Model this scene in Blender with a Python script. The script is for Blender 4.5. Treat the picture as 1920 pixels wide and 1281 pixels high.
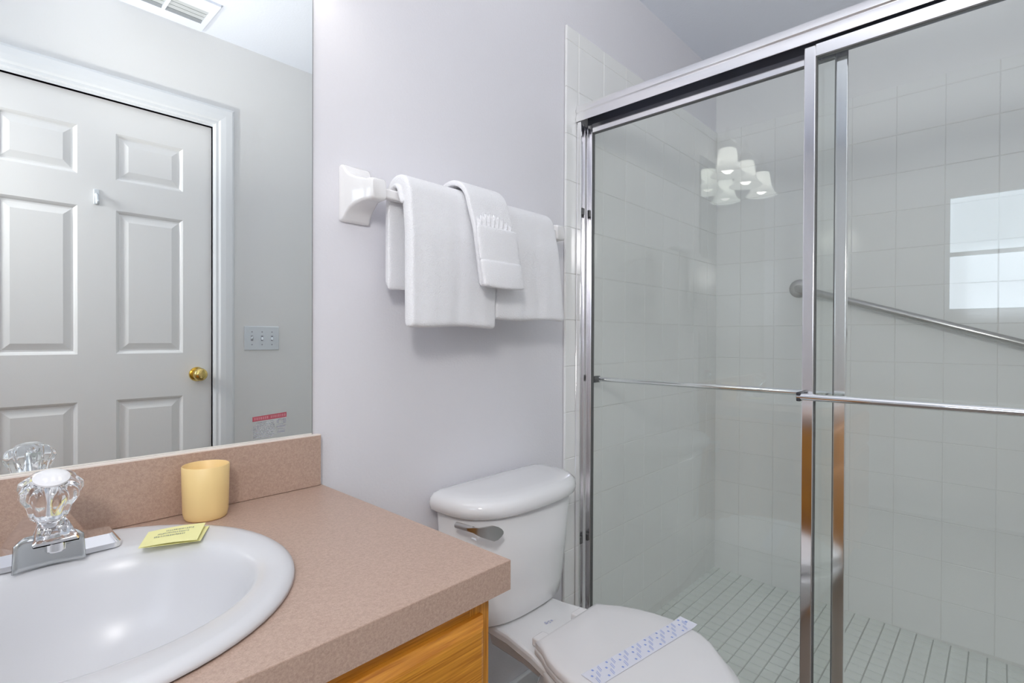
import bpy, bmesh, math, random
from mathutils import Vector, Matrix
random.seed(7)
for o in list(bpy.data.objects): bpy.data.objects.remove(o)
S = bpy.context.scene; C = S.collection; PI = math.pi
# ------------------------------------------------------------- camera, light, exposure
cam_d = bpy.data.cameras.new('camera'); cam = bpy.data.objects.new('camera', cam_d); C.objects.link(cam)
yaw, pitch, roll = math.radians(46.9746), math.radians(-0.3912), math.radians(0.2361)
F = Vector((math.sin(yaw)*math.cos(pitch), math.cos(yaw)*math.cos(pitch), math.sin(pitch)))
R0 = Vector((math.cos(yaw), -math.sin(yaw), 0)); U0 = R0.cross(F)
Rv = R0*math.cos(roll) + U0*math.sin(roll); Uv = -R0*math.sin(roll) + U0*math.cos(roll)
cam.matrix_world = Matrix(((Rv.x, Uv.x, -F.x, 0), (Rv.y, Uv.y, -F.y, 0), (Rv.z, Uv.z, -F.z, 1.11), (0, 0, 0, 1)))
cam_d.sensor_width = 36; cam_d.lens = 984.23/1920*36; cam_d.clip_start = 0.02
S.camera = cam
W = bpy.data.worlds.new('world'); S.world = W; W.use_nodes = True
W.node_tree.nodes['Background'].inputs[0].default_value = (0.75, 0.85, 1, 1)
W.node_tree.nodes['Background'].inputs[1].default_value = 0.6
S.view_settings.view_transform = 'Standard'; S.view_settings.look = 'None'
S.view_settings.gamma = 1; S.view_settings.use_curve_mapping = False
S.view_settings.exposure = 0.14
WINDOW_E = 5.2      # daylight through the frosted panes
BULB_E = 15.0
SHADE_E = 1.2
BOUNCE_FILL_W = 64.0
fl_d = bpy.data.lights.new('added_bounce_fill', 'SPOT'); fl_d.energy = BOUNCE_FILL_W; fl_d.spot_size = math.radians(84); fl_d.spot_blend = 1.0  # unseen spot near the camera, added to brighten the room off the ceiling
fl_d.shadow_soft_size = .06; fl_d.color = (1.0, .965, .93)
fl_o = bpy.data.objects.new('added_bounce_fill', fl_d); C.objects.link(fl_o); fl_o.location = (-.05, .02, 1.30)
fl_o.rotation_euler = Vector((-.74, -.10, -1)).to_track_quat('Z', 'Y').to_euler()
SOFT_FILL_W = 10.0
so_d = bpy.data.lights.new('added_soft_fill', 'AREA'); so_d.shape = 'DISK'; so_d.size = .28; so_d.energy = SOFT_FILL_W; so_d.color = (1.0, .98, .96)  # unseen disk light, added as flat fill towards the shower
so_o = bpy.data.objects.new('added_soft_fill', so_d); C.objects.link(so_o); so_o.location = (-.45, -.322, 1.80)
so_o.rotation_euler = (Vector((-.45, -.322, 1.80))-Vector((2.3, .55, .75))).to_track_quat('Z', 'Y').to_euler()
S.cycles.max_bounces = 14; S.cycles.diffuse_bounces = 7; S.cycles.glossy_bounces = 8
S.cycles.transparent_max_bounces = 24; S.cycles.transmission_bounces = 10
S.cycles.sample_clamp_indirect = 4.0

# ------------------------------------------------------------- materials
def newmat(name):
    m = bpy.data.materials.new(name); m.use_nodes = True
    return m, m.node_tree, m.node_tree.nodes['Principled BSDF']
def mat(name, col, rough=0.5, metal=0.0, bump=0.0, bscale=200, var=0.0, vscale=8, coat=0.0, spec=0.5, detail=3):
    m, t, p = newmat(name)
    p.inputs['Base Color'].default_value = (*col, 1); p.inputs['Roughness'].default_value = rough
    p.inputs['Metallic'].default_value = metal; p.inputs['Coat Weight'].default_value = coat
    p.inputs['Specular IOR Level'].default_value = spec
    tc = t.nodes.new('ShaderNodeTexCoord')
    if bump:
        n = t.nodes.new('ShaderNodeTexNoise'); n.inputs['Scale'].default_value = bscale; n.inputs['Detail'].default_value = detail
        b = t.nodes.new('ShaderNodeBump'); b.inputs['Strength'].default_value = bump; b.inputs['Distance'].default_value = 0.002
        t.links.new(tc.outputs['Object'], n.inputs['Vector']); t.links.new(n.outputs['Fac'], b.inputs['Height'])
        t.links.new(b.outputs['Normal'], p.inputs['Normal'])
    if var:
        n = t.nodes.new('ShaderNodeTexNoise'); n.inputs['Scale'].default_value = vscale; n.inputs['Detail'].default_value = 4
        r = t.nodes.new('ShaderNodeMapRange'); r.inputs['From Min'].default_value = 0.3; r.inputs['From Max'].default_value = 0.7
        r.inputs['To Min'].default_value = 1-var; r.inputs['To Max'].default_value = 1+var
        mx = t.nodes.new('ShaderNodeVectorMath'); mx.operation = 'SCALE'; mx.inputs[0].default_value = col
        t.links.new(tc.outputs['Object'], n.inputs['Vector']); t.links.new(n.outputs['Fac'], r.inputs['Value'])
        t.links.new(r.outputs['Result'], mx.inputs['Scale']); t.links.new(mx.outputs['Vector'], p.inputs['Base Color'])
    return m
def glossy_mat(name, col, rough=0.0):
    m, t, p = newmat(name); t.nodes.remove(p)
    g = t.nodes.new('ShaderNodeBsdfGlossy'); g.inputs['Color'].default_value = (*col, 1); g.inputs['Roughness'].default_value = rough
    t.links.new(g.outputs[0], t.nodes['Material Output'].inputs[0]); return m
def pane_glass(name, tint, ior=1.5):
    # clear glass sheet: each face lets light straight through and mirrors by Fresnel
    m, t, p = newmat(name); t.nodes.remove(p)
    tr = t.nodes.new('ShaderNodeBsdfTransparent'); tr.inputs[0].default_value = (*tint, 1)
    g = t.nodes.new('ShaderNodeBsdfGlossy'); g.inputs['Roughness'].default_value = 0.0; g.inputs['Color'].default_value = (.95, 1, .98, 1)
    ge = t.nodes.new('ShaderNodeNewGeometry'); mr = t.nodes.new('ShaderNodeMapRange')
    mr.inputs['To Min'].default_value = ior; mr.inputs['To Max'].default_value = 1/ior
    t.links.new(ge.outputs['Backfacing'], mr.inputs['Value'])
    f = t.nodes.new('ShaderNodeFresnel'); t.links.new(mr.outputs['Result'], f.inputs['IOR'])
    mx = t.nodes.new('ShaderNodeMixShader'); t.links.new(f.outputs[0], mx.inputs[0])
    t.links.new(tr.outputs[0], mx.inputs[1]); t.links.new(g.outputs[0], mx.inputs[2])
    t.links.new(mx.outputs[0], t.nodes['Material Output'].inputs[0]); return m
def emit_mat(name, col, strength, base=(0.8, 0.8, 0.8), rough=0.4):
    m, t, p = newmat(name); p.inputs['Base Color'].default_value = (*base, 1); p.inputs['Roughness'].default_value = rough
    p.inputs['Emission Color'].default_value = (*col, 1); p.inputs['Emission Strength'].default_value = strength; return m
M = {}
M['wall'] = mat('painted plaster', (.79, .782, .818), .62, bump=.28, bscale=170, detail=2)
M['wall2'] = mat('painted plaster plain', (.85, .85, .845), .6, bump=.12, bscale=170)
M['ceil'] = mat('ceiling paint', (.79, .825, .90), .8, bump=.3, bscale=120)
M['trim'] = mat('white gloss trim', (.82, .84, .86), .35)
M['door'] = mat('white door paint', (.86, .86, .855), .42, bump=.05, bscale=300)
M['tile'] = mat('glazed wall tile', (.88, .885, .872), .07, var=.015, vscale=3, spec=.5)
M['grout'] = mat('wall grout', (.78, .78, .76), .8)
M['ftile'] = mat('floor mosaic tile', (.88, .91, .88), .35, var=.05, vscale=9)
M['fgrout'] = mat('floor grout', (.58, .59, .57), .9)
M['floor'] = mat('bath floor', (.20, .165, .135), .45, var=.1, vscale=4)
M['mirror'] = glossy_mat('mirror silver', (.92, .95, .94))
M['medge'] = mat('mirror edge', (.10, .13, .12), .2)
M['chrome'] = mat('chrome', (.90, .90, .91), .06, 1)
M['alu'] = mat('polished aluminium', (.95, .94, .95), .11, 1)
M['aluh'] = mat('header aluminium', (.95, .94, .95), .24, 1)
M['alub'] = mat('satin aluminium', (.80, .80, .81), .26, 1)
M['nickel'] = mat('brushed steel', (.55, .54, .53), .28, 1)
M['brass'] = mat('polished brass', (.80, .60, .22), .12, 1)
M['glass'] = pane_glass('shower glass', (.976, .986, .977))
M['rubber'] = mat('black plastic', (.03, .03, .035), .5)
M['gasket'] = mat('grey gasket', (.12, .12, .12), .6)
M['porc'] = mat('vitreous china', (.84, .84, .85), .07, coat=.4)
M['sinkm'] = mat('sink enamel', (.67, .67, .69), .27, coat=.0, spec=.35)
M['plast'] = mat('white plastic', (.83, .82, .83), .25)
M['ceramic'] = mat('ceramic white', (.86, .85, .85), .14, coat=.3)
M['terry'] = mat('white terry', (.88, .88, .90), .95, bump=.9, bscale=420, detail=2, spec=.1)
M['cup'] = mat('yellow cup plastic', (.90, .66, .30), .42)
M['yellow'] = mat('yellow paper', (.90, .87, .42), .7)
M['ink'] = mat('grey ink', (.42, .44, .30), .8)
M['paper'] = mat('white paper band', (.78, .79, .88), .7)
M['bluei'] = mat('blue ink', (.30, .40, .75), .7)
M['bluel'] = mat('blue grey print', (.45, .47, .66), .6)
M['switch'] = mat('switch plastic', (.74, .78, .82), .35)
M['dark'] = mat('dark void', (.03, .03, .03), .9)
M['ventd'] = mat('vent inside', (.30, .32, .34), .8)
M['sgrey2'] = mat('grey slat', (.55, .57, .58), .6)
M['red'] = mat('red print', (.38, .07, .10), .6)
M['sgrey'] = mat('grey print', (.33, .34, .38), .7)
M['film'] = mat('label film', (.70, .73, .73), .4)
def frosted():
    m, t, p = newmat('frosted shade glass'); t.nodes.remove(p)
    d = t.nodes.new('ShaderNodeBsdfDiffuse'); tr = t.nodes.new('ShaderNodeBsdfTranslucent'); e = t.nodes.new('ShaderNodeEmission')
    d.inputs[0].default_value = (.85, .85, .84, 1); tr.inputs[0].default_value = (.92, .92, .90, 1); e.inputs[0].default_value = (1, .985, .96, 1); e.inputs[1].default_value = SHADE_E
    mx = t.nodes.new('ShaderNodeMixShader'); mx.inputs[0].default_value = .6; ad = t.nodes.new('ShaderNodeAddShader')
    t.links.new(d.outputs[0], mx.inputs[1]); t.links.new(tr.outputs[0], mx.inputs[2]); t.links.new(mx.outputs[0], ad.inputs[0]); t.links.new(e.outputs[0], ad.inputs[1])
    t.links.new(ad.outputs[0], t.nodes['Material Output'].inputs[0]); return m
M['shade'] = frosted()
M['bulb'] = emit_mat('bulb', (1, .95, .88), BULB_E)
M['pane'] = emit_mat('frosted window pane', (.76, .86, 1.0), WINDOW_E*.8)
M['pane2'] = emit_mat('frosted window pane lower', (.78, .86, 1.0), WINDOW_E*.92)
def laminate():
    m, t, p = newmat('speckled tan laminate'); p.inputs['Roughness'].default_value = .38
    tc = t.nodes.new('ShaderNodeTexCoord')
    n = t.nodes.new('ShaderNodeTexNoise'); n.inputs['Scale'].default_value = 650; n.inputs['Detail'].default_value = 2
    n2 = t.nodes.new('ShaderNodeTexNoise'); n2.inputs['Scale'].default_value = 260; n2.inputs['Detail'].default_value = 2
    a = t.nodes.new('ShaderNodeMath'); a.operation = 'ADD'; t.links.new(n.outputs[0], a.inputs[0]); t.links.new(n2.outputs[0], a.inputs[1])
    r = t.nodes.new('ShaderNodeValToRGB'); t.links.new(tc.outputs['Object'], n.inputs['Vector']); t.links.new(tc.outputs['Object'], n2.inputs['Vector'])
    h = t.nodes.new('ShaderNodeMath'); h.operation = 'MULTIPLY'; h.inputs[1].default_value = .5; t.links.new(a.outputs[0], h.inputs[0])
    t.links.new(h.outputs[0], r.inputs[0])
    r.color_ramp.elements[0].position = .35; r.color_ramp.elements[0].color = (.41, .285, .222, 1)
    r.color_ramp.elements[1].position = .65; r.color_ramp.elements[1].color = (.55, .398, .322, 1)
    t.links.new(r.outputs[0], p.inputs['Base Color']); return m
M['lam'] = laminate()
def oak(name, axis):
    m, t, p = newmat(name); p.inputs['Roughness'].default_value = .35; p.inputs['Coat Weight'].default_value = .25
    tc = t.nodes.new('ShaderNodeTexCoord'); mp = t.nodes.new('ShaderNodeMapping')
    mp.inputs['Scale'].default_value = (9, 60, 330) if axis == 'x' else (330, 60, 9)
    mp.inputs['Rotation'].default_value = (0, 0.06, 0)
    n = t.nodes.new('ShaderNodeTexNoise'); n.inputs['Scale'].default_value = 1.0; n.inputs['Detail'].default_value = 6; n.inputs['Distortion'].default_value = .6
    r = t.nodes.new('ShaderNodeValToRGB'); e = r.color_ramp.elements
    e[0].position = .32; e[0].color = (.43, .145, .008, 1); e[1].position = .68; e[1].color = (.74, .33, .036, 1)
    t.links.new(tc.outputs['Object'], mp.inputs[0]); t.links.new(mp.outputs[0], n.inputs['Vector'])
    t.links.new(n.outputs['Fac'], r.inputs[0]); t.links.new(r.outputs[0], p.inputs['Base Color']); return m
M['oak'] = oak('honey oak', 'x'); M['oakv'] = oak('honey oak upright', 'z')
def acrylic():
    m, t, p = newmat('clear acrylic'); p.inputs['Transmission Weight'].default_value = 1; p.inputs['Roughness'].default_value = .02
    p.inputs['IOR'].default_value = 1.47; p.inputs['Base Color'].default_value = (1, 1, 1, 1); return m
M['acry'] = acrylic()

# ------------------------------------------------------------- helpers
def B(): return bmesh.new()
def box(bm, x0, x1, y0, y1, z0, z1, rot=None, org=None):
    vs = [bm.verts.new((x, y, z)) for x in (x0, x1) for y in (y0, y1) for z in (z0, z1)]
    for f in ((0,1,3,2), (4,6,7,5), (0,4,5,1), (2,3,7,6), (0,2,6,4), (1,5,7,3)): bm.faces.new([vs[i] for i in f])
    if rot is not None: bmesh.ops.rotate(bm, verts=vs, cent=org, matrix=rot)
    return vs
def loft(bm, rings, cap0=True, cap1=True, closed=True):
    R = [[bm.verts.new(p) for p in r] for r in rings]; n = len(R[0])
    for a, b in zip(R, R[1:]):
        for i in range(n if closed else n-1):
            j = (i+1) % n; bm.faces.new((a[i], a[j], b[j], b[i]))
    if cap0 and closed: bm.faces.new(list(reversed(R[0])))
    if cap1 and closed: bm.faces.new(R[-1])
    return R
def lathe(bm, prof, cx=0, cy=0, cz=0, n=40, cap0=True, cap1=True, flute=None):
    rings = []
    for k, (r, z) in enumerate(prof):
        ring = []
        for i in range(n):
            a = 2*PI*i/n; rr = r*(1 + (flute[1][k]*math.cos(flute[0]*a) if flute else 0))
            ring.append((cx+rr*math.cos(a), cy+rr*math.sin(a), cz+z))
        rings.append(ring)
    return loft(bm, rings, cap0, cap1)
def tube(bm, pts, r, n=16, cap=True):
    pts = [Vector(p) for p in pts]; rings = []
    rs = r if isinstance(r, (list, tuple)) else [r]*len(pts)
    up = None
    for i, p in enumerate(pts):
        d = (pts[min(i+1, len(pts)-1)] - pts[max(i-1, 0)]).normalized()
        if up is None: up = Vector((0, 0, 1)) if abs(d.z) < .9 else Vector((1, 0, 0))
        a = d.cross(up).normalized(); b = a.cross(d).normalized(); up = b
        rings.append([tuple(p + a*rs[i]*math.cos(2*PI*k/n) + b*rs[i]*math.sin(2*PI*k/n)) for k in range(n)])
    loft(bm, rings, cap, cap)
def wloc(o):
    v = Vector((0, 0, 0))
    while o is not None: v = v + o.location; o = o.parent
    return v
def obj(name, bm, m, parent=None, smooth=False, bevel=0, seg=2, sub=0, label=None, kind=None, loc=None, auto=None):
    me = bpy.data.meshes.new(name)
    base = wloc(parent) if parent else Vector((0, 0, 0))
    if loc is not None: base = Vector(loc)
    bmesh.ops.recalc_face_normals(bm, faces=bm.faces)
    if base.length: bmesh.ops.translate(bm, verts=bm.verts, vec=-base)
    bm.to_mesh(me); bm.free()
    for mm in (m if isinstance(m, (list, tuple)) else [m]): me.materials.append(mm)
    o = bpy.data.objects.new(name, me); C.objects.link(o)
    if parent: o.parent = parent
    if loc is not None and not parent: o.location = base
    if smooth:
        for p in me.polygons: p.use_smooth = True
    if bevel:
        b = o.modifiers.new('bevel', 'BEVEL'); b.width = bevel; b.segments = seg; b.limit_method = 'ANGLE'; b.angle_limit = math.radians(40)
    if sub:
        s = o.modifiers.new('sub', 'SUBSURF'); s.levels = sub; s.render_levels = sub
    if (smooth and auto) or bevel:
        for p in me.polygons: p.use_smooth = True
        try:
            me.set_sharp_from_angle(angle=math.radians(auto or 38))
        except Exception: pass
    if label: o['label'] = label
    if kind: o['kind'] = kind
    return o
def thing(name, label, cat, loc, group=None):
    o = bpy.data.objects.new(name, None); C.objects.link(o); o.location = loc; o.empty_display_size = .05
    o['label'] = label; o['category'] = cat
    if group: o['group'] = group
    return o
def tag(o, label, cat, group=None):
    o['label'] = label; o['category'] = cat
    if group: o['group'] = group
    return o
def boxes(lst):
    bm = B()
    for b in lst: box(bm, *b)
    return bm
def supring(cx, cy, z, hw, hf, hb, n=48, e=2.4, eb=None):
    r = []
    for i in range(n):
        a = 2*PI*i/n; c, s = math.cos(a), math.sin(a); h = hb if s > 0 else hf
        ee = (eb or e) if s > 0 else e
        r.append((cx+hw*math.copysign(abs(c)**(2/ee), c), cy+h*math.copysign(abs(s)**(2/ee), s), z))
    return r

# ------------------------------------------------------------- room shell
YW, XF, YO, XL, ZC = 1.06, 2.635, -0.47, -1.31, 2.449
o = obj('wall_back', boxes([(XL-.1, XF+.1, YW, YW+.1, -.15, ZC+.1)]), M['wall'], kind='structure'); wall_back = o
o['label'] = 'white orange-peel plaster wall behind the mirror, towel bar and toilet'
o = obj('wall_right', boxes([(XF, XF+.1, YO-.1, YW, -.15, ZC+.1)]), M['wall2'], kind='structure'); wall_right = o
o['label'] = 'far end wall of the shower, tiled to just below the ceiling'
# opposite wall with the door opening
DX0, DX1, DZ = -.002, .802, 2.045
obj('wall_front', boxes([(XL-.1, DX0, YO-.1, YO, -.15, ZC+.1), (DX1, XF+.1, YO-.1, YO, -.15, ZC+.1), (DX0, DX1, YO-.1, YO, DZ, ZC+.1)]), M['wall2'], kind='structure')
# left end wall with window opening
WY0, WY1, WZ0, WZ1 = -.42, .262, 1.278, 2.008
obj('wall_left', boxes([(XL-.1, XL, YO, WY0, -.15, ZC+.1), (XL-.1, XL, WY1, YW, -.15, ZC+.1), (XL-.1, XL, WY0, WY1, -.15, WZ0), (XL-.1, XL, WY0, WY1, WZ1, ZC+.1)]), M['wall2'], kind='structure')
obj('ceiling', boxes([(XL-.1, XF+.1, YO-.1, YW+.1, ZC, ZC+.1)]), M['ceil'], kind='structure')
obj('floor', boxes([(XL-.1, 1.41, YO-.1, YW+.1, -.15, 0)]), M['floor'], kind='structure')
obj('baseboard_back', boxes([(XL, -.401, YW-.014, YW, 0, .09), (.513, 1.38, YW-.014, YW, 0, .09)]), M['trim'], kind='structure', bevel=.004)
obj('baseboard_front', boxes([(XL, -.06, YO, YO+.014, 0, .09), (.862, 1.40, YO, YO+.014, 0, .09)]), M['trim'], kind='structure', bevel=.004)
# shower curb and pan
obj('trim_1', boxes([(1.41, 1.53, YO-.001, YW-.009, -.15, .105)]), M['tile'], kind='structure', bevel=.008)

# wall tiles
P, J = .1536, .0018
def tile_mesh(name, w, h, t=.0075, ch=.0015):
    """tile in local XZ plane, face towards -Y"""
    bm = B(); v = []
    for (dx, y) in ((0, 0), (0, -(t-ch*.6)), (ch, -t)):
        v.append([bm.verts.new(p) for p in ((dx, y, dx), (w-dx, y, dx), (w-dx, y, h-dx), (dx, y, h-dx))])
    for a, b in zip(v, v[1:]):
        for i in range(4): j = (i+1) % 4; bm.faces.new((a[i], a[j], b[j], b[i]))
    bm.faces.new(v[-1]); bmesh.ops.recalc_face_normals(bm, faces=bm.faces)
    me = bpy.data.meshes.new(name); bm.to_mesh(me); bm.free(); me.materials.append(M['tile']); return me
_cache = {}
def tmesh(w, h):
    k = (round(w, 4), round(h, 4))
    if k not in _cache: _cache[k] = tile_mesh('tile', *k)
    return _cache[k]
def place_tile(parent, loc, rz, w, h, name='tile'):
    o = bpy.data.objects.new(name, tmesh(w, h)); C.objects.link(o); o.parent = parent; o.location = loc
    o.rotation_euler = (random.uniform(-.0012, .0012), random.uniform(-.0003, .0003), rz+random.uniform(-.0012, .0012))
    return o
zl = [1.9385-P*k for k in range(0, 14)]
ZT, ZCAP = 1.9385+P, 1.9385+P+.047
rows = [(ZT+J/2, .047-J)] + [(z+J/2, P-J) for z in [1.9385]+zl[1:]]
rows = [(z, h) for z, h in rows if z > -.2]
# back wall: bullnose column then full tiles
cols = [(1.383, .0635)]; x = 1.449
while x < XF-.01:
    cols.append((x+J/2, min(P-.0016, XF-x)-J)); x += P-.0016
for cx, cw in cols:
    for z, h in rows:
        if cw > .015: place_tile(wall_back, (cx, YW-.003, z), 0, cw, h)
obj('grout_bed', boxes([(1.386, XF, YW-.0092, YW, -.14, ZCAP-.004)]), M['grout'], wall_back)
# far wall
y = .3185+5*P-.0; ys = []
while y > YO-P: ys.append(y); y -= P
for yy in ys:
    y1 = min(yy, YW-.009); y0 = max(yy-P, YO)
    if y1-y0 < .02: continue
    for z, h in rows:
        o = place_tile(wall_right, (XF-.003, y1-J/2, z), -PI/2, y1-y0-J, h)
obj('grout_bed', boxes([(XF-.0092, XF, YO, YW-.0095, -.14, ZCAP-.004)]), M['grout'], wall_right)
# shower floor
def fz(y): return -.070+.034*(y/1.06)
bm = B(); xs0, xs1 = 1.53, XF
pts = [(xs0, YO), (xs1, YO), (xs1, YW), (xs0, YW)]
top = [bm.verts.new((a, b, fz(b)-.0022)) for a, b in pts]; bot = [bm.verts.new((a, b, -.15)) for a, b in pts]
bm.faces.new(top); bm.faces.new(list(reversed(bot)))
for i in range(4): j = (i+1) % 4; bm.faces.new((bot[i], bot[j], top[j], top[i]))
sfloor = obj('shower_floor', bm, M['fgrout'], kind='structure', label='pale square mosaic floor of the shower')
FP, FJ = .0522, .0034
fme = B()
w = FP-FJ
a = [fme.verts.new(p) for p in ((0, 0, 0), (w, 0, 0), (w, w, 0), (0, w, 0))]
b = [fme.verts.new(p) for p in ((.0008, .0008, .0035), (w-.0008, .0008, .0035), (w-.0008, w-.0008, .0035), (.0008, w-.0008, .0035))]
for i in range(4): j = (i+1) % 4; fme.faces.new((a[i], a[j], b[j], b[i]))
fme.faces.new(b); bmesh.ops.recalc_face_normals(fme, faces=fme.faces)
ft = bpy.data.meshes.new('floor_tile'); fme.to_mesh(ft); ft.materials.append(M['ftile'])
cells = []
nx = int((XF-.01-1.535)/FP)
for i in range(nx+1):
    x = XF-.004-(i+1)*FP
    if x < 1.53: continue
    yy = .448+12*FP
    while yy > YO+FP:
        cells.append((x, yy-FP)); yy -= FP
def vis_key(c):
    x, y = c[0]+.025, c[1]+.025; d = Vector((x, y, -1.17)); t = d.dot(F); u = 960+984*d.dot(Rv)/t; v = 640-984*d.dot(Uv)/t
    off = 0 if (1180 < u < 1925 and v < 1300) else 100
    return off + d.length
cells.sort(key=vis_key)
ang = math.atan(.034/1.06)
rest = B()
for k, (x, y) in enumerate(cells):
    loc = (x+FJ/2, y+FJ/2, fz(y)-.0022)
    if k < 290:
        o = bpy.data.objects.new('mosaic_tile', ft); C.objects.link(o); o.parent = sfloor; o.location = loc; o.rotation_euler = (ang, 0, 0)
    else:
        box(rest, loc[0], loc[0]+w, loc[1], loc[1]+w, loc[2]-.0005, loc[2]+.004)
obj('mosaic_field', rest, M['ftile'], sfloor, kind='stuff')

# ------------------------------------------------------------- door on the opposite wall (seen in the mirror)
door = bpy.data.objects.new('door_1', None); C.objects.link(door); door.location = (.4, YO-.02, 0); door['kind'] = 'structure'
door['label'] = 'white six-panel door with a brass knob, seen in the mirror'
yf = YO-.016    # door face
pan = [(.105, .335), (.455, .69)]; pz = [(1.735, 1.92), (1.04, 1.613), (.20, .855)]
xs = [0.0, .105, .335, .455, .69, .8012]; zs = [.01, .20, .855, 1.04, 1.613, 1.735, 1.92, 2.0435]
bm = B()
for i in range(5):
    for j in range(7):
        if i in (1, 3) and j in (1, 3, 5):
            box(bm, xs[i], xs[i+1], yf-.035, yf-.011, zs[j], zs[j+1]); continue
        box(bm, xs[i], xs[i+1], yf-.035, yf, zs[j], zs[j+1])
bmesh.ops.remove_doubles(bm, verts=bm.verts, dist=1e-5)
obj('slab', bm, M['door'], door)
for x0, x1 in pan:
    for z0, z1 in pz:
        bm = B(); rings = []
        for d, yy in ((0, yf-.0005), (.006, yf-.004), (.012, yf-.010), (.018, yf-.010), (.042, yf-.0028), (.046, yf-.0028)):
            rings.append([(x0+d, yy, z0+d), (x1-d, yy, z0+d), (x1-d, yy, z1-d), (x0+d, yy, z1-d)])
        loft(bm, rings, cap0=False)
        obj('panel', bm, M['door'], door)
bm = B()
tube(bm, [(.744, yf, .945), (.744, yf+.006, .945)], [.032, .030], 28)
tube(bm, [(.744, yf+.006, .945), (.744, yf+.022, .945)], .012, 20)
rose = obj('handle', bm, M['brass'], door, smooth=True, auto=35, label='round polished brass knob')
bm = B(); tube(bm, [(.744, yf+.020, .945), (.744, yf+.026, .945), (.744, yf+.034, .945), (.744, yf+.046, .945), (.744, yf+.056, .945), (.744, yf+.061, .945), (.744, yf+.0635, .945), (.744, yf+.0645, .945)],
               [.012, .018, .025, .028, .026, .020, .012, .004], 28)
obj('knob', bm, M['brass'], rose, smooth=True, auto=50)
# jamb + casing
tr = bpy.data.objects.new('trim_2', None); C.objects.link(tr); tr.location = (.4, YO, 0); tr['kind'] = 'structure'; tr['label'] = 'moulded white casing around the door'
def casing_prof(w):   # offset from inner edge, projection
    return [(0, 0), (0, .008), (.006, .012), (.016, .012), (.024, .017), (.045, .019), (w-.012, .019), (w-.004, .016), (w, .010), (w, 0)]
cw = .083
for side in (-1, 1):
    xi = DX1+.004 if side > 0 else DX0-.004
    bm = B(); pr = casing_prof(cw)
    rings = [[(xi+side*d, YO+h, 0) for d, h in pr], [(xi+side*d, YO+h, 2.055+d) for d, h in pr]]
    loft(bm, rings); obj('casing', bm, M['trim'], tr)
bm = B(); pr = casing_prof(cw)
loft(bm, [[(DX0-.004-d, YO+h, 2.055+d) for d, h in pr], [(DX1+.004+d, YO+h, 2.055+d) for d, h in pr]])
obj('casing', bm, M['trim'], tr)
obj('stop', boxes([(DX0, DX1, YO-.08, YO-.052, 2.0, 2.045), (DX0, DX0+.02, YO-.08, YO-.052, 0, 2.0), (DX1-.02, DX1, YO-.08, YO-.052, 0, 2.0)]), M['trim'], tr)
obj('jamb', boxes([(DX0-.004, DX0, YO-.08, YO+.001, 0, 2.055), (DX1, DX1+.004, YO-.08, YO+.001, 0, 2.055), (DX0, DX1, YO-.08, YO+.001, 2.045, 2.055)]), M['trim'], tr)
# robe hook on the door
hk = thing('robe_hook', 'small white plastic hook stuck on the upper part of the panelled door', 'hook', (.393, yf, 1.64))
obj('plate', boxes([(.384, .402, yf, yf+.004, 1.625, 1.685)]), M['switch'], hk, bevel=.003)
bm = B(); tube(bm, [(.393, yf+.003, 1.665), (.393, yf+.014, 1.655), (.393, yf+.018, 1.635), (.393, yf+.024, 1.628), (.393, yf+.032, 1.636)], [.006, .006, .006, .006, .005], 12)
obj('hook', bm, M['switch'], hk, smooth=True)
# switch plate
sw = thing('light_switch', 'three-gang white toggle switch plate on the wall beside the door', 'light switch', (1.013, YO, 1.05))
sx0, sx1, sz0, sz1 = .934, 1.094, 1.047, 1.160
obj('plate', boxes([(sx0, sx1, YO, YO+.006, sz0, sz1)]), M['switch'], sw, bevel=.003, seg=3)
for i in range(3):
    cx = sx0+.034+.046*i
    obj('recess', boxes([(cx-.005, cx+.005, YO+.005, YO+.0066, 1.091, 1.116)]), M['sgrey'], sw)
    bm = B(); up = 1 if i == 0 else -1
    loft(bm, [[(cx-.004, YO+.006, 1.0975), (cx+.004, YO+.006, 1.0975), (cx+.004, YO+.006, 1.1095), (cx-.004, YO+.006, 1.1095)],
              [(cx-.003, YO+.018, 1.100+.006*up), (cx+.003, YO+.018, 1.100+.006*up), (cx+.003, YO+.018, 1.107+.006*up), (cx-.003, YO+.018, 1.107+.006*up)]])
    obj('toggle', bm, M['switch'], sw, bevel=.001)
    for zz in (1.0735, 1.1335):
        bm = B(); tube(bm, [(cx, YO+.005, zz), (cx, YO+.007, zz)], .003, 12); obj('screw', bm, M['sgrey'], sw)

# window on the left end wall (seen as a reflection in the shower glass)
win = bpy.data.objects.new('window_1', None); C.objects.link(win); win.location = (XL-.04, 0, WZ0); win['kind'] = 'structure'
win['label'] = 'frosted two-sash window in the far end wall, reflected in the shower glass'
zm = 1.635
fx0, fx1 = XL-.06, XL-.02
obj('window_frame', boxes([(fx0, fx1, WY0, WY0+.022, WZ0, WZ1), (fx0, fx1, WY1-.022, WY1, WZ0, WZ1), (fx0, fx1, WY0, WY1, WZ0, WZ0+.022), (fx0, fx1, WY0, WY1, WZ1-.025, WZ1)]), M['trim'], win)
obj('meeting_rail', boxes([(fx0, fx1+.005, WY0+.02, WY1-.02, zm-.013, zm+.013)]), M['trim'], win)
obj('pane', boxes([(XL-.045, XL-.04, WY0+.02, WY1-.02, zm+.012, WZ1-.02)]), M['pane'], win)
obj('pane', boxes([(XL-.040, XL-.035, WY0+.02, WY1-.02, WZ0+.02, zm-.012)]), M['pane2'], win)
obj('window_sill', boxes([(XL-.1, XL+.03, WY0-.02, WY1+.02, WZ0-.02, WZ0)]), M['trim'], win, bevel=.004)

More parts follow.
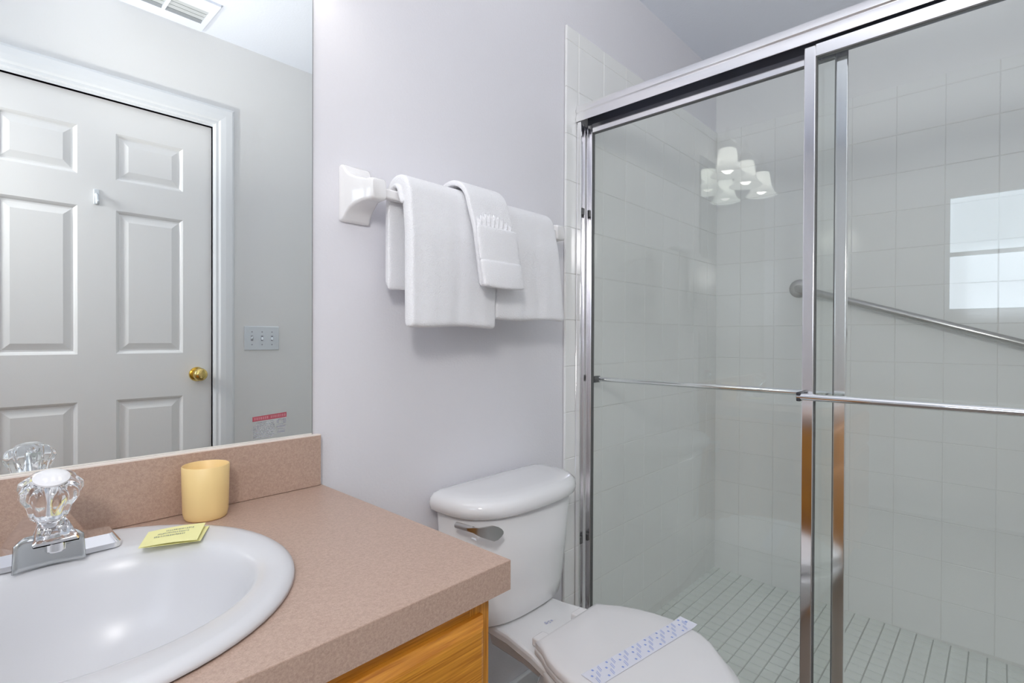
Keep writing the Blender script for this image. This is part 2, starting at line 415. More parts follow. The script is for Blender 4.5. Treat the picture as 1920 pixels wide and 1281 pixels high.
# ceiling vent (seen in the mirror)
vt = thing('ceiling_vent', 'white ceiling vent grille with a dark slot, seen at the top of the mirror', 'vent', (.60, -.33, ZC-.02))
vx0, vx1, vy0, vy1 = .45, .752, -.455, -.205
fr = [(vx0, vx1, vy0, vy0+.065, ZC-.010, ZC-.0002), (vx0, vx1, vy1-.075, vy1, ZC-.010, ZC-.0002), (vx0, vx0+.02, vy0+.0651, vy1-.0751, ZC-.010, ZC-.0002), (vx1-.02, vx1, vy0+.0651, vy1-.0751, ZC-.010, ZC-.0002), (.588, .600, vy0+.0651, vy1-.0751, ZC-.010, ZC-.0002)]
obj('frame', boxes(fr), M['ceil'], vt)
obj('duct', boxes([(vx0+.01, vx1-.01, vy0+.02, vy1-.02, ZC-.002, ZC-.0005)]), M['ventd'], vt)
for (sx, ex) in ((vx0+.021, .587), (.601, vx1-.021)):
    for k in range(4):
        yy = vy0+.066+.028*k
        bm = B(); box(bm, sx, ex, yy, yy+.016, ZC-.008, ZC-.0065, Matrix.Rotation(math.radians(18), 3, 'X'), Vector((0, yy, ZC-.007)))
        obj('slat', bm, M['ventd'] if k < 1 else M['sgrey2'], vt)

# ------------------------------------------------------------- vanity
van = thing('vanity_cabinet', 'honey oak vanity cabinet under the tan countertop', 'cabinet', (.06, .80, 0))
cx0, cx1, cy0 = -.398, .511, .537
obj('body', boxes([(cx0, cx0+.016, cy0, YW-.002, 0, .757), (cx1-.016, cx1, cy0, YW-.002, 0, .757), (cx0, cx1, YW-.012, YW-.002, 0, .757), (cx0+.016, cx1-.016, cy0, YW-.012, .09, .10), (cx0+.016, cx1-.016, cy0+.05, cy0+.06, 0, .09)]), M['oakv'], van)
for xa, xb in ((cx0, cx0+.04), (cx1-.036, cx1)):
    obj('frame_stile', boxes([(xa, xb, cy0-.018, cy0, .09, .757)]), M['oakv'], van, bevel=.001)
for za, zb_ in ((.725, .757), (.56, .59), (.09, .12)):
    obj('rail', boxes([(cx0+.0402, cx1-.0362, cy0-.0175, cy0, za, zb_)]), M['oak'], van)
def front_panel(name, x0, x1, z0, z1, m, par):
    bm = B(); yb = cy0-.018; yo = yb-.019
    loft(bm, [[(x0+d, yy, z0+d), (x1-d, yy, z0+d), (x1-d, yy, z1-d), (x0+d, yy, z1-d)] for d, yy in ((.0, yb), (.0, yo+.012), (.005, yo+.006), (.010, yo+.001), (.014, yo))])
    return obj(name, bm, m, par)
front_panel('drawer', -.375, .0, .575, .735, M['oak'], van)
front_panel('drawer', .04, .493, .575, .735, M['oak'], van)
for a, b in ((-.375, .047), (.067, .493)):
    d = front_panel('door', a, b, .115, .562, M['oakv'], van)
# countertop with a hole for the sink
ctp = thing('countertop', 'speckled tan laminate countertop with a square front edge and a low backsplash', 'countertop', (.06, .78, .76))
SX, SY, SA, SB = .095, .777, .235, .243
hx0, hx1, hy0, hy1 = -.402, .534, .50, YW-.001
bm = B(); n = 64
def rim_pt(i, k):   # k 0 hole, 1 outer rectangle
    a = 2*PI*i/n; c, s = math.cos(a), math.sin(a)
    if k == 0: return (SX+(SA-.02)*c, SY+(SB-.02)*s)
    ts = []
    if c > 1e-9: ts.append((hx1-SX)/c)
    if c < -1e-9: ts.append((hx0-SX)/c)
    if s > 1e-9: ts.append((hy1-SY)/s)
    if s < -1e-9: ts.append((hy0-SY)/s)
    t = min(ts); return (SX+t*c, SY+t*s)
corners = [(hx0, hy0), (hx1, hy0), (hx1, hy1), (hx0, hy1)]
outer = [rim_pt(i, 1) for i in range(n)]
for cpt in corners:   # snap nearest ray to the corner
    k = min(range(n), key=lambda i: (outer[i][0]-cpt[0])**2+(outer[i][1]-cpt[1])**2); outer[k] = cpt
inner = [rim_pt(i, 0) for i in range(n)]
rings = [[(x, y, .759) for x, y in inner], [(x, y, .80) for x, y in inner], [(x, y, .80) for x, y in outer], [(x, y, .759) for x, y in outer], [(x, y, .759) for x, y in inner]]
loft(bm, rings, False, False); bmesh.ops.remove_doubles(bm, verts=bm.verts, dist=1e-6)
obj('slab', bm, M['lam'], ctp)
obj('edge_strip', boxes([(hx0, hx1, hy0-.0008, hy0+.0006, .7588, .7996)]), M['lam'], ctp)
obj('backsplash', boxes([(-.402, .530, 1.040, YW-.001, .8005, .905)]), M['lam'], ctp, bevel=.001)
obj('caulk', boxes([(-.402, .530, 1.0405, 1.0530, .9048, .9068)]), mat('pale caulk', (.85, .76, .69), .6), ctp)

# sink
snk = thing('sink', 'glossy white oval drop-in sink set in the tan countertop', 'sink', (SX, SY, .70))
def ell(cx, cy, a, b, z, n=72, e=2.0, dip=0):
    r = []
    for i in range(n):
        t = 2*PI*i/n; c, s = math.cos(t), math.sin(t)
        r.append((cx+a*math.copysign(abs(c)**(2/e), c), cy+b*math.copysign(abs(s)**(2/e), s), z))
    return r
bm = B()
IX, IY, IA, IB = .105, .757, .180, .158
rings = [ell(SX, SY, SA-.004, SB-.004, .8005), ell(SX, SY, SA, SB, .803), ell(SX, SY, SA-.001, SB-.001, .8075), ell(SX, SY, SA-.006, SB-.006, .8115),
         ell(SX, SY, SA-.013, SB-.013, .8130), ell(SX+.001, SY-.002, SA-.019, SB-.021, .8128),
         ell(SX+.004, SY-.009, SA-.035, SB-.048, .8105), ell(IX-.001, IY+.003, IA+.009, IB+.012, .8085), ell(IX, IY, IA+.001, IB+.001, .8060), ell(IX, IY, IA-.006, IB-.006, .7995),
         ell(IX, IY, IA-.016, IB-.015, .778), ell(IX, IY, IA-.028, IB-.026, .735), ell(IX, IY+.002, IA-.055, IB-.048, .695), ell(IX, IY+.005, IA-.095, IB-.080, .672),
         ell(IX, IY+.01, .045, .045, .662), ell(IX, IY+.01, .024, .024, .659)]
loft(bm, rings, False, False)
obj('basin', bm, M['sinkm'], snk, smooth=True)
bm = B(); lathe(bm, [(.026, .6585), (.026, .662), (.020, .6635), (.012, .661), (.002, .661)], IX, IY+.01, 0, 32)
obj('drain', bm, M['chrome'], snk, smooth=True)

# faucet
fx, fy = .091, .948
fc = thing('faucet', 'chrome single-handle faucet with a clear acrylic knob at the back of the sink', 'faucet', (fx, fy, .811))
zb = .811
bm = B()
def rrect(x0, x1, y0, y1, z, r=.006, n=4):
    pts = []
    for (cx, cy, a0) in ((x1-r, y1-r, 0), (x0+r, y1-r, 90), (x0+r, y0+r, 180), (x1-r, y0+r, 270)):
        for k in range(n+1):
            a = math.radians(a0+90*k/n); pts.append((cx+r*math.cos(a), cy+r*math.sin(a), z))
    return pts
# base with two wings
loft(bm, [rrect(fx-.077, fx+.077, fy-.029, fy+.030, zb-.001, .010), rrect(fx-.077, fx+.077, fy-.029, fy+.030, zb+.006, .010), rrect(fx-.070, fx+.070, fy-.016, fy+.022, zb+.017, .008)])
obj('base', bm, M['chrome'], fc, smooth=True, auto=25)
bm = B()
def pyr(x0, x1, y0, y1, z):
    w = (x1-x0)*.26; return [(x1, y1, z), (x0, y1, z), (x0+w, y0, z), (x1-w, y0, z)]
loft(bm, [pyr(fx-.052, fx+.046, fy-.026, fy+.022, zb+.004), pyr(fx-.040, fx+.036, fy-.024, fy+.020, zb+.028), pyr(fx-.026, fx+.024, fy-.021, fy+.016, zb+.050), pyr(fx-.022, fx+.020, fy-.020, fy+.012, zb+.056)])
obj('body', bm, M['chrome'], fc, smooth=True, auto=30)
# front plate: broad concave apron with rounded top corners
bm = B(); pl = []
N = 14
def apron(u, w): # u -1..1 across, w 0..1 up
    x = fx-.002+.0370*u*(1-.05*w); z = zb-.002+.042*w
    y = fy-.041+.008*(1-u*u)+.004*w
    if w > .8 and abs(u) > .75: z -= (abs(u)-.75)/.25*.008*(w-.8)/.2
    return (x, y, z)
gf = [[bm.verts.new(apron(-1+2*i/N, j/6)) for i in range(N+1)] for j in range(7)]
for j in range(6):
    for i in range(N): bm.faces.new((gf[j][i], gf[j][i+1], gf[j+1][i+1], gf[j+1][i]))
o = obj('apron', bm, mat('reflection-darkened chrome', (.58, .60, .60), .16, 1), fc, smooth=True); s = o.modifiers.new('s', 'SOLIDIFY'); s.thickness = .003  # chrome colour darkened to tone down the bright sink it reflects
bm = B()
sp = [(fy-.010, .0150, zb+.052, zb+.030), (fy-.026, .0180, zb+.050, zb+.030), (fy-.042, .0215, zb+.043, zb+.031), (fy-.053, .0235, zb+.038, zb+.031), (fy-.057, .0225, zb+.035, zb+.0315)]
loft(bm, [[(fx+.003-w, y, zl_), (fx+.003+w, y, zl_), (fx+.003+w, y, zu-.005), (fx+.003+w*.86, y, zu), (fx+.003-w*.86, y, zu), (fx+.003-w, y, zu-.005)] for y, w, zu, zl_ in sp])
obj('spout', bm, M['chrome'], fc, smooth=True, auto=28)
bm = B(); lathe(bm, [(.011, 0), (.011, -.010), (.009, -.012)], fx+.003, fy-.048, zb+.031, 20)
obj('aerator', bm, M['chrome'], fc, smooth=True, auto=35)
bm = B(); tube(bm, [(fx, fy+.028, zb-.0), (fx, fy+.028, zb+.045)], .0025, 10); lathe(bm, [(.002, 0), (.006, .003), (.006, .007), (.002, .010)], fx, fy+.028, zb+.045, 12)
obj('lift_rod', bm, M['chrome'], fc, smooth=True)
# knob, tilted forward
kb = Matrix.Translation((fx+.000, fy-.010, zb+.052)) @ Matrix.Rotation(math.radians(24), 4, 'X') @ Matrix.Diagonal((.80, .80, .96, 1))
bm = B(); lathe(bm, [(.020, 0), (.0205, .006), (.021, .007), (.0215, .014)], n=32); bmesh.ops.transform(bm, matrix=kb, verts=bm.verts)
obj('collar', bm, M['chrome'], fc, smooth=True, auto=30)
bm = B()
prof = [(.0255, .010), (.027, .012), (.029, .022), (.0315, .032), (.037, .042), (.0405, .050), (.0395, .058), (.034, .064), (.026, .067), (.0215, .0675)]
fl = [0, .03, .04, .05, .06, .07, .06, .03, .01, 0]
R_ = lathe(bm, prof, n=72, cap0=True, cap1=True, flute=(9, fl)); bmesh.ops.transform(bm, matrix=kb, verts=bm.verts)
kn = obj('knob', bm, M['acry'], fc, smooth=True, auto=60, label='clear fluted acrylic knob')
bm = B(); lathe(bm, [(.024, .0677), (.024, .0705), (.019, .073), (.002, .074)], n=32); bmesh.ops.transform(bm, matrix=kb, verts=bm.verts)
obj('cap', bm, mat('pearly cap', (.88, .87, .88), .12, coat=.5), kn, smooth=True, auto=40)
bm = B(); lathe(bm, [(.010, .016), (.010, .055), (.004, .058)], n=20); bmesh.ops.transform(bm, matrix=kb, verts=bm.verts)
obj('stem', bm, M['chrome'], kn, smooth=True, auto=40)

# cup
bm = B(); cpx, cpy = .300, .9985
lathe(bm, [(.0305, .8003), (.0325, .803), (.0345, .812), (.0355, .85), (.0362, .8895), (.0352, .8905), (.0342, .8895), (.0335, .85), (.0325, .812), (.030, .806), (.002, .8055)], cpx, cpy, 0, 56)
tag(obj('cup', bm, M['cup'], smooth=True, auto=60, loc=(cpx, cpy, .8)), 'pale yellow plastic cup standing against the backsplash', 'cup')

# folded yellow card on the sink rim
cd = thing('paper_card', 'folded yellow paper card with faint grey print lying on the sink rim', 'card', (.224, .889, .8135))
bm = B()
c4 = [Vector((.178, .874, .8165)), Vector((.242, .843, .8185)), Vector((.272, .906, .8200)), Vector((.203, .934, .8165))]
def cq(u, v): return (c4[0]*(1-u)+c4[1]*u)*(1-v)+(c4[3]*(1-u)+c4[2]*u)*v
g = [[bm.verts.new(cq(i/8, j/4)+Vector((0, 0, .0015*math.sin(PI*i/8)))) for i in range(9)] for j in range(5)]
for j in range(4):
    for i in range(8): bm.faces.new((g[j][i], g[j][i+1], g[j+1][i+1], g[j+1][i]))
o = obj('top_leaf', bm, M['yellow'], cd); s = o.modifiers.new('s', 'SOLIDIFY'); s.thickness = .0006
bm = B()
lo = [c4[0]+Vector((0, 0, -.0012)), c4[1]+Vector((.006, .006, -.0052)), c4[2]+Vector((.004, -.004, -.0058)), c4[3]+Vector((0, 0, -.0022))]
bm.faces.new([bm.verts.new(p) for p in lo]); o = obj('bottom_leaf', bm, M['yellow'], cd); s = o.modifiers.new('s', 'SOLIDIFY'); s.thickness = .0006
bm = B()
def strip(bm, u0, u1, v, h, dz=.0004, q=cq):
    a, b, c, d = q(u0, v), q(u1, v), q(u1, v+h), q(u0, v+h); z = Vector((0, 0, dz+.0015*math.sin(PI*(u0+u1)/2)))
    bm.faces.new([bm.verts.new(p+z) for p in (a, b, c, d)])
for row, (a, b) in enumerate(((.34, .80), (.22, .76), (.18, .70))):
    u = a
    while u < b:
        wd = random.uniform(.012, .03); strip(bm, u, u+wd, .74-.16*row+random.uniform(-.01, .01), .075); u += wd+random.uniform(.008, .016)
obj('print', bm, M['ink'], cd, kind='stuff')

# mirror
mr = thing('mirror', 'wide frameless wall mirror above the tan backsplash', 'mirror', (.06, YW-.003, .9065))
mx0, mx1, mz0, mz1 = -.402, .518, .9062, 1.985
obj('backing', boxes([(mx0, mx1, YW-.0052, YW-.0006, mz0, mz1)]), M['medge'], mr)
obj('glass', boxes([(mx0+.0008, mx1-.0012, YW-.0060, YW-.0052, mz0+.0005, mz1-.0008)]), M['mirror'], mr)
# caution label on the mirror
lb = thing('caution_label', 'small clear label with a red header and grey lines stuck low on the mirror', 'label', (.43, YW-.0062, .93))
ly = YW-.0061
def lq(u, v): # label coords 0..1, tilted a little
    x = .397+.067*u; z = .9095+.0475*v+.004*(u-.5)*v
    return Vector((x, ly, z))
def lbox(bm, u0, u1, v0, v1, d=.0002):
    bm.faces.new([bm.verts.new(lq(a, b)+Vector((0, -d, 0))) for a, b in ((u0, v0), (u1, v0), (u1, v1), (u0, v1))])
bm = B(); lbox(bm, .01, .99, .80, 1.0); obj('header', bm, M['red'], lb)
bm = B()
u = .06
while u < .92:
    wd = random.uniform(.025, .045)
    lbox(bm, u, u+wd, .85, .955, .0004); u += wd+.022+(.05 if abs(u-.42) < .03 else 0)
obj('header_print', bm, mat('pale pink print', (.50, .22, .25), .7), lb, kind='stuff')
bm = B()
for r in range(9):
    u = .03 if r > 1 else .12
    while u < .60:
        wd = random.uniform(.03, .10); wd = min(wd, .64-u); z = .70-.075*r
        lbox(bm, u, u+wd, z, z+.034); u += wd+.02
lbox(bm, .70, .76, .60, .74); lbox(bm, .90, .98, .56, .76); lbox(bm, .74, .90, .72, .75); lbox(bm, .74, .90, .52, .55)
for r, zz in enumerate((.42, .20)):
    lbox(bm, .70+.02*r, .97-.03*r, zz, zz+.055)
for r in range(2): lbox(bm, .74, .95, .33-.06*r, .355-.06*r)
obj('lines', bm, M['sgrey'], lb, kind='stuff')

# ------------------------------------------------------------- vanity light above the mirror
vl = thing('vanity_light', 'three-shade vanity light over the mirror, reflected in the shower glass', 'wall light', (.205, YW, 2.05))
ly0 = .957
bm = B(); box(bm, .06, .35, YW-.022, YW-.0005, 2.015, 2.115); obj('backplate', bm, M['nickel'], vl, bevel=.008, seg=3)
bm = B(); tube(bm, [(-.055, ly0+.0, 2.075), (.465, ly0, 2.075)], .009, 14); obj('crossbar', bm, M['nickel'], vl, smooth=True, auto=40)
for ax in (.12, .29):
    bm = B(); tube(bm, [(ax, YW-.02, 2.065), (ax, ly0+.045, 2.08), (ax, ly0, 2.075)], .007, 12); obj('arm', bm, M['nickel'], vl, smooth=True, auto=40)
for sx_ in (-.035, .205, .445):
    bm = B(); lathe(bm, [(.006, 2.115), (.009, 2.10), (.012, 2.085), (.012, 2.06), (.026, 2.035), (.032, 2.015), (.032, 2.0), (.02, 1.998)], sx_, ly0, 0, 28)
    sk = obj('socket', bm, M['nickel'], vl, smooth=True, auto=40)
    bm = B()
    outp = [(.030, 2.010), (.037, 2.006), (.042, 1.990), (.044, 1.968), (.047, 1.943), (.054, 1.920), (.064, 1.900), (.078, 1.886)]
    lathe(bm, outp, sx_, ly0, 0, 44, False, False)
    o = obj('shade', bm, M['shade'], vl, smooth=True)
    bm = B(); lathe(bm, [(.012, 1.995), (.013, 1.975), (.024, 1.95), (.029, 1.925), (.025, 1.905), (.012, 1.895), (.002, 1.893)], sx_, ly0, 0, 24)
    obj('bulb', bm, M['bulb'], vl, smooth=True)

# ------------------------------------------------------------- towel bar
tb = thing('towel_bar', 'white ceramic towel bar with square brackets on the wall above the toilet', 'towel bar', (.92, YW, 1.42))
BY, BZ = .972, 1.418
def bracket(bx):
    bm = B(); rings = []
    for (y, hw, zl_, zh) in ((YW-.0005, .036, 1.363, 1.487), (YW-.008, .036, 1.363, 1.487), (YW-.014, .0335, 1.368, 1.482), (YW-.020, .0325, 1.378, 1.472), (YW-.032, .031, 1.388, 1.462), (YW-.050, .027, 1.396, 1.455), (YW-.066, .022, 1.400, 1.450), (YW-.080, .0195, 1.400, 1.446), (YW-.100, .018, 1.400, 1.444), (YW-.104, .016, 1.403, 1.441)):
        rings.append([(p[0], y, p[1]) for p in [(q[0], q[1]) for q in rrect(bx-hw, bx+hw, zl_, zh, 0, .006, 3)]])
    loft(bm, rings); return obj('bracket', bm, M['ceramic'], tb, smooth=True, auto=50)
bracket(.616); bracket(1.236)
bm = B(); box(bm, .63, 1.22, BY-.010, BY+.010, BZ-.010, BZ+.010); obj('bar', bm, M['ceramic'], tb, bevel=.003)

def drape(x0, x1, zf, zbk, yoff, thick, amp=.003, seed=0, skew=0.0, flare=0.0, ny=34, nx=22, zback_y=.0):
    """towel hung over the bar: back leg, roll over, front leg"""
    rnd = random.Random(seed); ph = [rnd.uniform(0, 6) for _ in range(4)]
    r = .012+yoff; path = []
    nb = 8
    for k in range(nb): path.append((BY+r+.004, zbk+(BZ+.006-zbk)*k/nb))
    for k in range(9):
        a = PI*k/8; path.append((BY+r*math.cos(a)*1.0, BZ+.006+r*math.sin(a)))
    nf = ny-nb-9
    for k in range(1, nf+1): path.append((BY-r-.010*min(1, k/5)-.004*k/nf, BZ+.006+(zf-BZ-.006)*k/nf))
    bm = B(); rows_ = []
    for i, (y, z) in enumerate(path):
        row = []; fr_ = max(0, (i-nb-5)/(len(path)-nb-5))
        for j in range(nx+1):
            u = j/nx; x = x0+(x1-x0)*u+skew*fr_+flare*fr_*(u-.35)
            w = fr_*(amp*math.sin(5*u+ph[0])+amp*.6*math.sin(11*u+ph[1]+2*fr_)+.0012*math.sin(29*u+ph[2]))
            zz = z+(.0025*math.sin(7*u+ph[3]) if fr_ > .95 else 0)
            if i == 0: zz += .002*math.sin(6*u)
            row.append(bm.verts.new((x, y-w-.002*fr_, zz)))
        rows_.append(row)
    for a, b in zip(rows_, rows_[1:]):
        for j in range(nx): bm.faces.new((a[j], a[j+1], b[j+1], b[j]))
    return bm
def towel(name, bm, label, thick, par=None, group=None, part=None):
    o = obj(part or name, bm, M['terry'], par, smooth=True, loc=None if par else (0, 0, 0))
    s = o.modifiers.new('s', 'SOLIDIFY'); s.thickness = thick; s.offset = 0
    b = o.modifiers.new('b', 'SUBSURF'); b.levels = 1; b.render_levels = 2
    return o
t1 = thing('bath_towel', 'folded white bath towel on the bar, the one nearer the mirror', 'towel', (.82, BY, 1.14), 'white towels on the bar')
towel('', drape(.668, .926, 1.133, 1.222, .018, .02, seed=3, skew=-.004), '', .030, t1, part='front_fold')
bm = drape(.660, .90, 1.40, 1.215, .006, .01, seed=5, ny=20); towel('', bm, '', .010, t1, part='back_layer')
t2 = thing('bath_towel', 'folded white bath towel on the bar, the one nearer the shower', 'towel', (1.10, BY, 1.17), 'white towels on the bar')
towel('', drape(.938, 1.170, 1.156, 1.215, .016, .02, seed=11, skew=.002, flare=.05), '', .024, t2, part='front_fold')
t3 = thing('hand_towel', 'narrow white hand towel folded into a pocket over the two bath towels', 'towel', (.96, BY-.04, 1.25), 'white towels on the bar')
towel('', drape(.820, .955, 1.232, 1.33, .047, .012, seed=21, skew=.034, amp=.0015), '', .013, t3, part='folded_strip')
# pocket band
def pband(z0, z1, xa, xb, yy, th, bulge=.006):
    bm = B(); nxx = 14; nz = 6; g = []
    for j in range(nz+1):
        v = j/nz; row = []
        for i in range(nxx+1):
            u = i/nxx; b = bulge*math.sin(PI*u)**.6*(.7+.3*math.sin(PI*v))
            row.append(bm.verts.new((xa+(xb-xa)*u+.006*(1-v), yy-b-.006*(1-v), z0+(z1-z0)*v-.004*math.sin(PI*u)*(1-v))))
        g.append(row)
    for a, b in zip(g, g[1:]):
        for i in range(nxx): bm.faces.new((a[i], a[i+1], b[i+1], b[i]))
    return bm
yp = BY-.081
towel('', pband(1.228, 1.290, .824, .960, yp-.021, .01), '', .013, t3, part='cuff')
towel('', pband(1.286, 1.369, .818, .952, yp-.014, .01, .005), '', .010, t3, part='pocket')
wc = thing('washcloth', 'white washcloth fanned out of the hand towel pocket', 'towel', (.917, yp, 1.35), 'white towels on the bar')
bm = B(); nz = 5; npl = 96; g = []
for j in range(nz+1):
    v = j/nz; row = []
    for i in range(npl+1):
        u = i/npl; z = 1.345+(.036+.018*math.sin(PI*u)+.005*math.cos(16*PI*u)+.003*math.sin(5*u+1))*v
        row.append(bm.verts.new((  .832+(.104+.012*v)*u-.004*v, yp-.008+.0040*math.cos(16*PI*u)*(.35+.65*v), z)))
    g.append(row)
for a, b in zip(g, g[1:]):
    for i in range(npl): bm.faces.new((a[i], a[i+1], b[i+1], b[i]))
o = obj('pleats', bm, M['terry'], wc, smooth=True); s = o.modifiers.new('s', 'SOLIDIFY'); s.thickness = .004; s.offset = 0

# ------------------------------------------------------------- toilet
TX = 1.0245
tl = thing('toilet', 'white two-piece toilet between the vanity and the shower', 'toilet', (TX, .70, 0))
def tank_ring(z, hw, yf_, yb=1.045, n=64, e=2.7, dx=0.0):
    cy = min(yb-.03, .995); r = []
    for i in range(n):
        a = 2*PI*i/n; c, s = math.cos(a), math.sin(a)
        if s > 0: x = hw*math.copysign(abs(c)**(2/6), c); y = cy+(yb-cy)*abs(s)**(2/6)
        else: x = hw*math.copysign(abs(c)**(2/e), c); y = cy-(cy-yf_)*abs(s)**(2/e)
        r.append((TX+x+dx, y, z))
    return r
bm = B()
loft(bm, [tank_ring(.4005, .120, .925, dx=.008), tank_ring(.399, .150, .905, dx=.008), tank_ring(.400, .168, .888, dx=.008), tank_ring(.408, .179, .880, dx=.008), tank_ring(.448, .187, .874, dx=.008), tank_ring(.54, .195, .866, dx=.008), tank_ring(.685, .205, .856, dx=.008)])
obj('tank', bm, M['porc'], tl, smooth=True)
bm = B()
loft(bm, [tank_ring(.682, .190, .866), tank_ring(.682, .210, .845), tank_ring(.689, .2195, .835), tank_ring(.703, .2225, .832), tank_ring(.716, .2195, .835, 1.0445), tank_ring(.725, .210, .845, 1.042), tank_ring(.7295, .196, .859, 1.034), tank_ring(.7315, .170, .885, 1.018), tank_ring(.732, .120, .915, .995)])
obj('tank_lid', bm, M['porc'], tl, smooth=True)
# flush lever
bm = B()
lev = [(.786, .868, .686, .680), (.794, .856, .6875, .675), (.802, .845, .6880, .668), (.820, .840, .6870, .659), (.838, .838, .6850, .650), (.850, .837, .6800, .650), (.862, .837, .6720, .655), (.868, .837, .6650, .660)]
loft(bm, [[(x, y-.003, zl_), (x, y+.003, zl_), (x, y+.003, zh), (x, y-.003, zh)] for x, y, zh, zl_ in lev])
tube(bm, [(.800, .920, .676), (.799, .862, .680)], .007, 16)
obj('flush_lever', bm, M['nickel'], tl, smooth=True, auto=40)
# bowl: body from rim to foot
BX, BCY = 1.022, .56
def br(z, hw, hf, hb, cy=BCY, e=2.3): return supring(BX, cy, z, hw, hf, hb, 56, e, 2.6)
bm = B()
loft(bm, [br(.0, .108, .18, .25, .68), br(.02, .105, .175, .25, .68), br(.08, .088, .150, .24, .68), br(.17, .095, .150, .23, .66), br(.25, .125, .17, .22, .62), br(.32, .160, .185, .22, .58), br(.365, .178, .190, .225), br(.385, .182, .194, .225), br(.393, .178, .190, .222), br(.394, .14, .15, .16), br(.34, .12, .13, .13), br(.25, .06, .07, .07)])
obj('bowl', bm, M['porc'], tl, smooth=True)
# rear deck carrying the tank
bm = B()
def dk(z, g): return [(BX-.105-g, 1.0+g*.3, z), (BX-.113-g, .862, z), (BX-.132-g, .77, z), (BX-.160-g, .68, z), (BX+.160+g, .68, z), (BX+.132+g, .77, z), (BX+.113+g, .862, z), (BX+.105+g, 1.0+g*.3, z)]
loft(bm, [dk(.30, -.06), dk(.368, -.045), dk(.374, 0), dk(.393, 0), dk(.3975, -.005)])
obj('deck', bm, M['porc'], tl, bevel=.004)
# seat ring and lid
def seat_pts(z, g, yb=.762, hb=.118):
    # straight back edge, widest at y=.58, rounded long front
    prof = [(yb-g, hb-g), (yb-.03, hb+.013-g), (.70, .150-g), (.66, .166-g), (.62, .176-g), (.58, .180-g), (.54, .177-g), (.50, .165-g), (.47, .146-g), (.44, .119-g), (.415, .093-g), (.393, .066-g), (.377, .040-g), (.369, .018-g*.5)]
    prof = [(y+(g if y < .46 else 0)*.9, max(w, .001)) for y, w in prof]
    L_ = [(BX-.01-w, y, z) for y, w in prof]; R__ = [(BX-.01+w, y, z) for y, w in reversed(prof)]
    return L_+R__
bm = B()
loft(bm, [seat_pts(.3985, .004), seat_pts(.401, 0), seat_pts(.412, 0), seat_pts(.4145, .003)])
obj('seat', bm, M['plast'], tl, bevel=.002)
bm = B()
loft(bm, [seat_pts(.416, .002, .757), seat_pts(.418, -.001, .757), seat_pts(.428, -.001, .757), seat_pts(.4325, .004, .757), seat_pts(.4345, .012, .757), seat_pts(.4350, .05, .757)])
obj('lid', bm, M['plast'], tl, smooth=True, auto=50)
for sx_ in (-.075, .075):
    bm = B(); box(bm, BX-.01+sx_-.02, BX-.01+sx_+.02, .758, .79, .398, .418); obj('hinge', bm, M['plast'], tl, bevel=.004)
# small emblem printed on the deck (unreadable in the photo)
bm = B()
ex, ey = 1.010, .822
for (a, b, w_, h_) in ((0, 0, .009, .004), (.012, .004, .006, .003), (.002, .007, .006, .003), (.021, -.001, .005, .006), (.011, -.003, .005, .003)):
    q = [(ex+a, ey+b), (ex+a+w_, ey+b), (ex+a+w_, ey+b+h_), (ex+a, ey+b+h_)]
    bm.faces.new([bm.verts.new((p[0], p[1], .3985)) for p in q])
obj('emblem', bm, M['bluel'], tl, label='small blue-grey printed emblem')

# paper band over the toilet lid
pb = thing('paper_band', 'pale paper sanitary band with blue print lying across the toilet lid', 'paper band', (1.0, .57, .436))
A0, A1 = Vector((.858, .588, 0)), Vector((1.199, .540, 0))
dirv = (A1-A0).normalized(); per = Vector((-dirv.y, dirv.x, 0)); WB = .046
def bp(u, v, dz=0):
    p = A0+(A1-A0)*u+per*(v-.5)*WB; z = .4366
    edge = max(0, u-.93)/.07; z += .003*edge
    edge0 = 0
    return Vector((p.x, p.y, z+dz))
bm = B(); n_ = 30
g = [[bm.verts.new(bp(i/n_, j)) for i in range(n_+1)] for j in (0, 1)]
for i in range(n_): bm.faces.new((g[0][i], g[0][i+1], g[1][i+1], g[1][i]))
o = obj('band', bm, M['paper'], pb); s = o.modifiers.new('s', 'SOLIDIFY'); s.thickness = .0003
bm = B(); bm2 = B()
def mark(bm, u, v, du, dv, sl=0):
    bm.faces.new([bm.verts.new(bp(a, b, .0004)) for a, b in ((u, v), (u+du, v), (u+du+sl, v+dv), (u+sl, v+dv))])
k = 0
for i in range(23):
    u = .025+.0415*i
    hi = (i % 3)
    v0 = (.10, .36, .58)[hi]
    for q in range(2): mark(bm2, u+.012*q, v0+.04*q, .0042, .33, .014)
    for (vv) in ((v0+.46) % .9,):
        mark(bm, u+.006, max(.05, min(.9, vv)), .013, .11)
mark(bm, .965, .45, .013, .14)
obj('dots', bm, M['bluei'], pb, kind='stuff'); obj('strokes', bm2, mat('light blue print', (.34, .43, .72), .7), pb, kind='stuff')

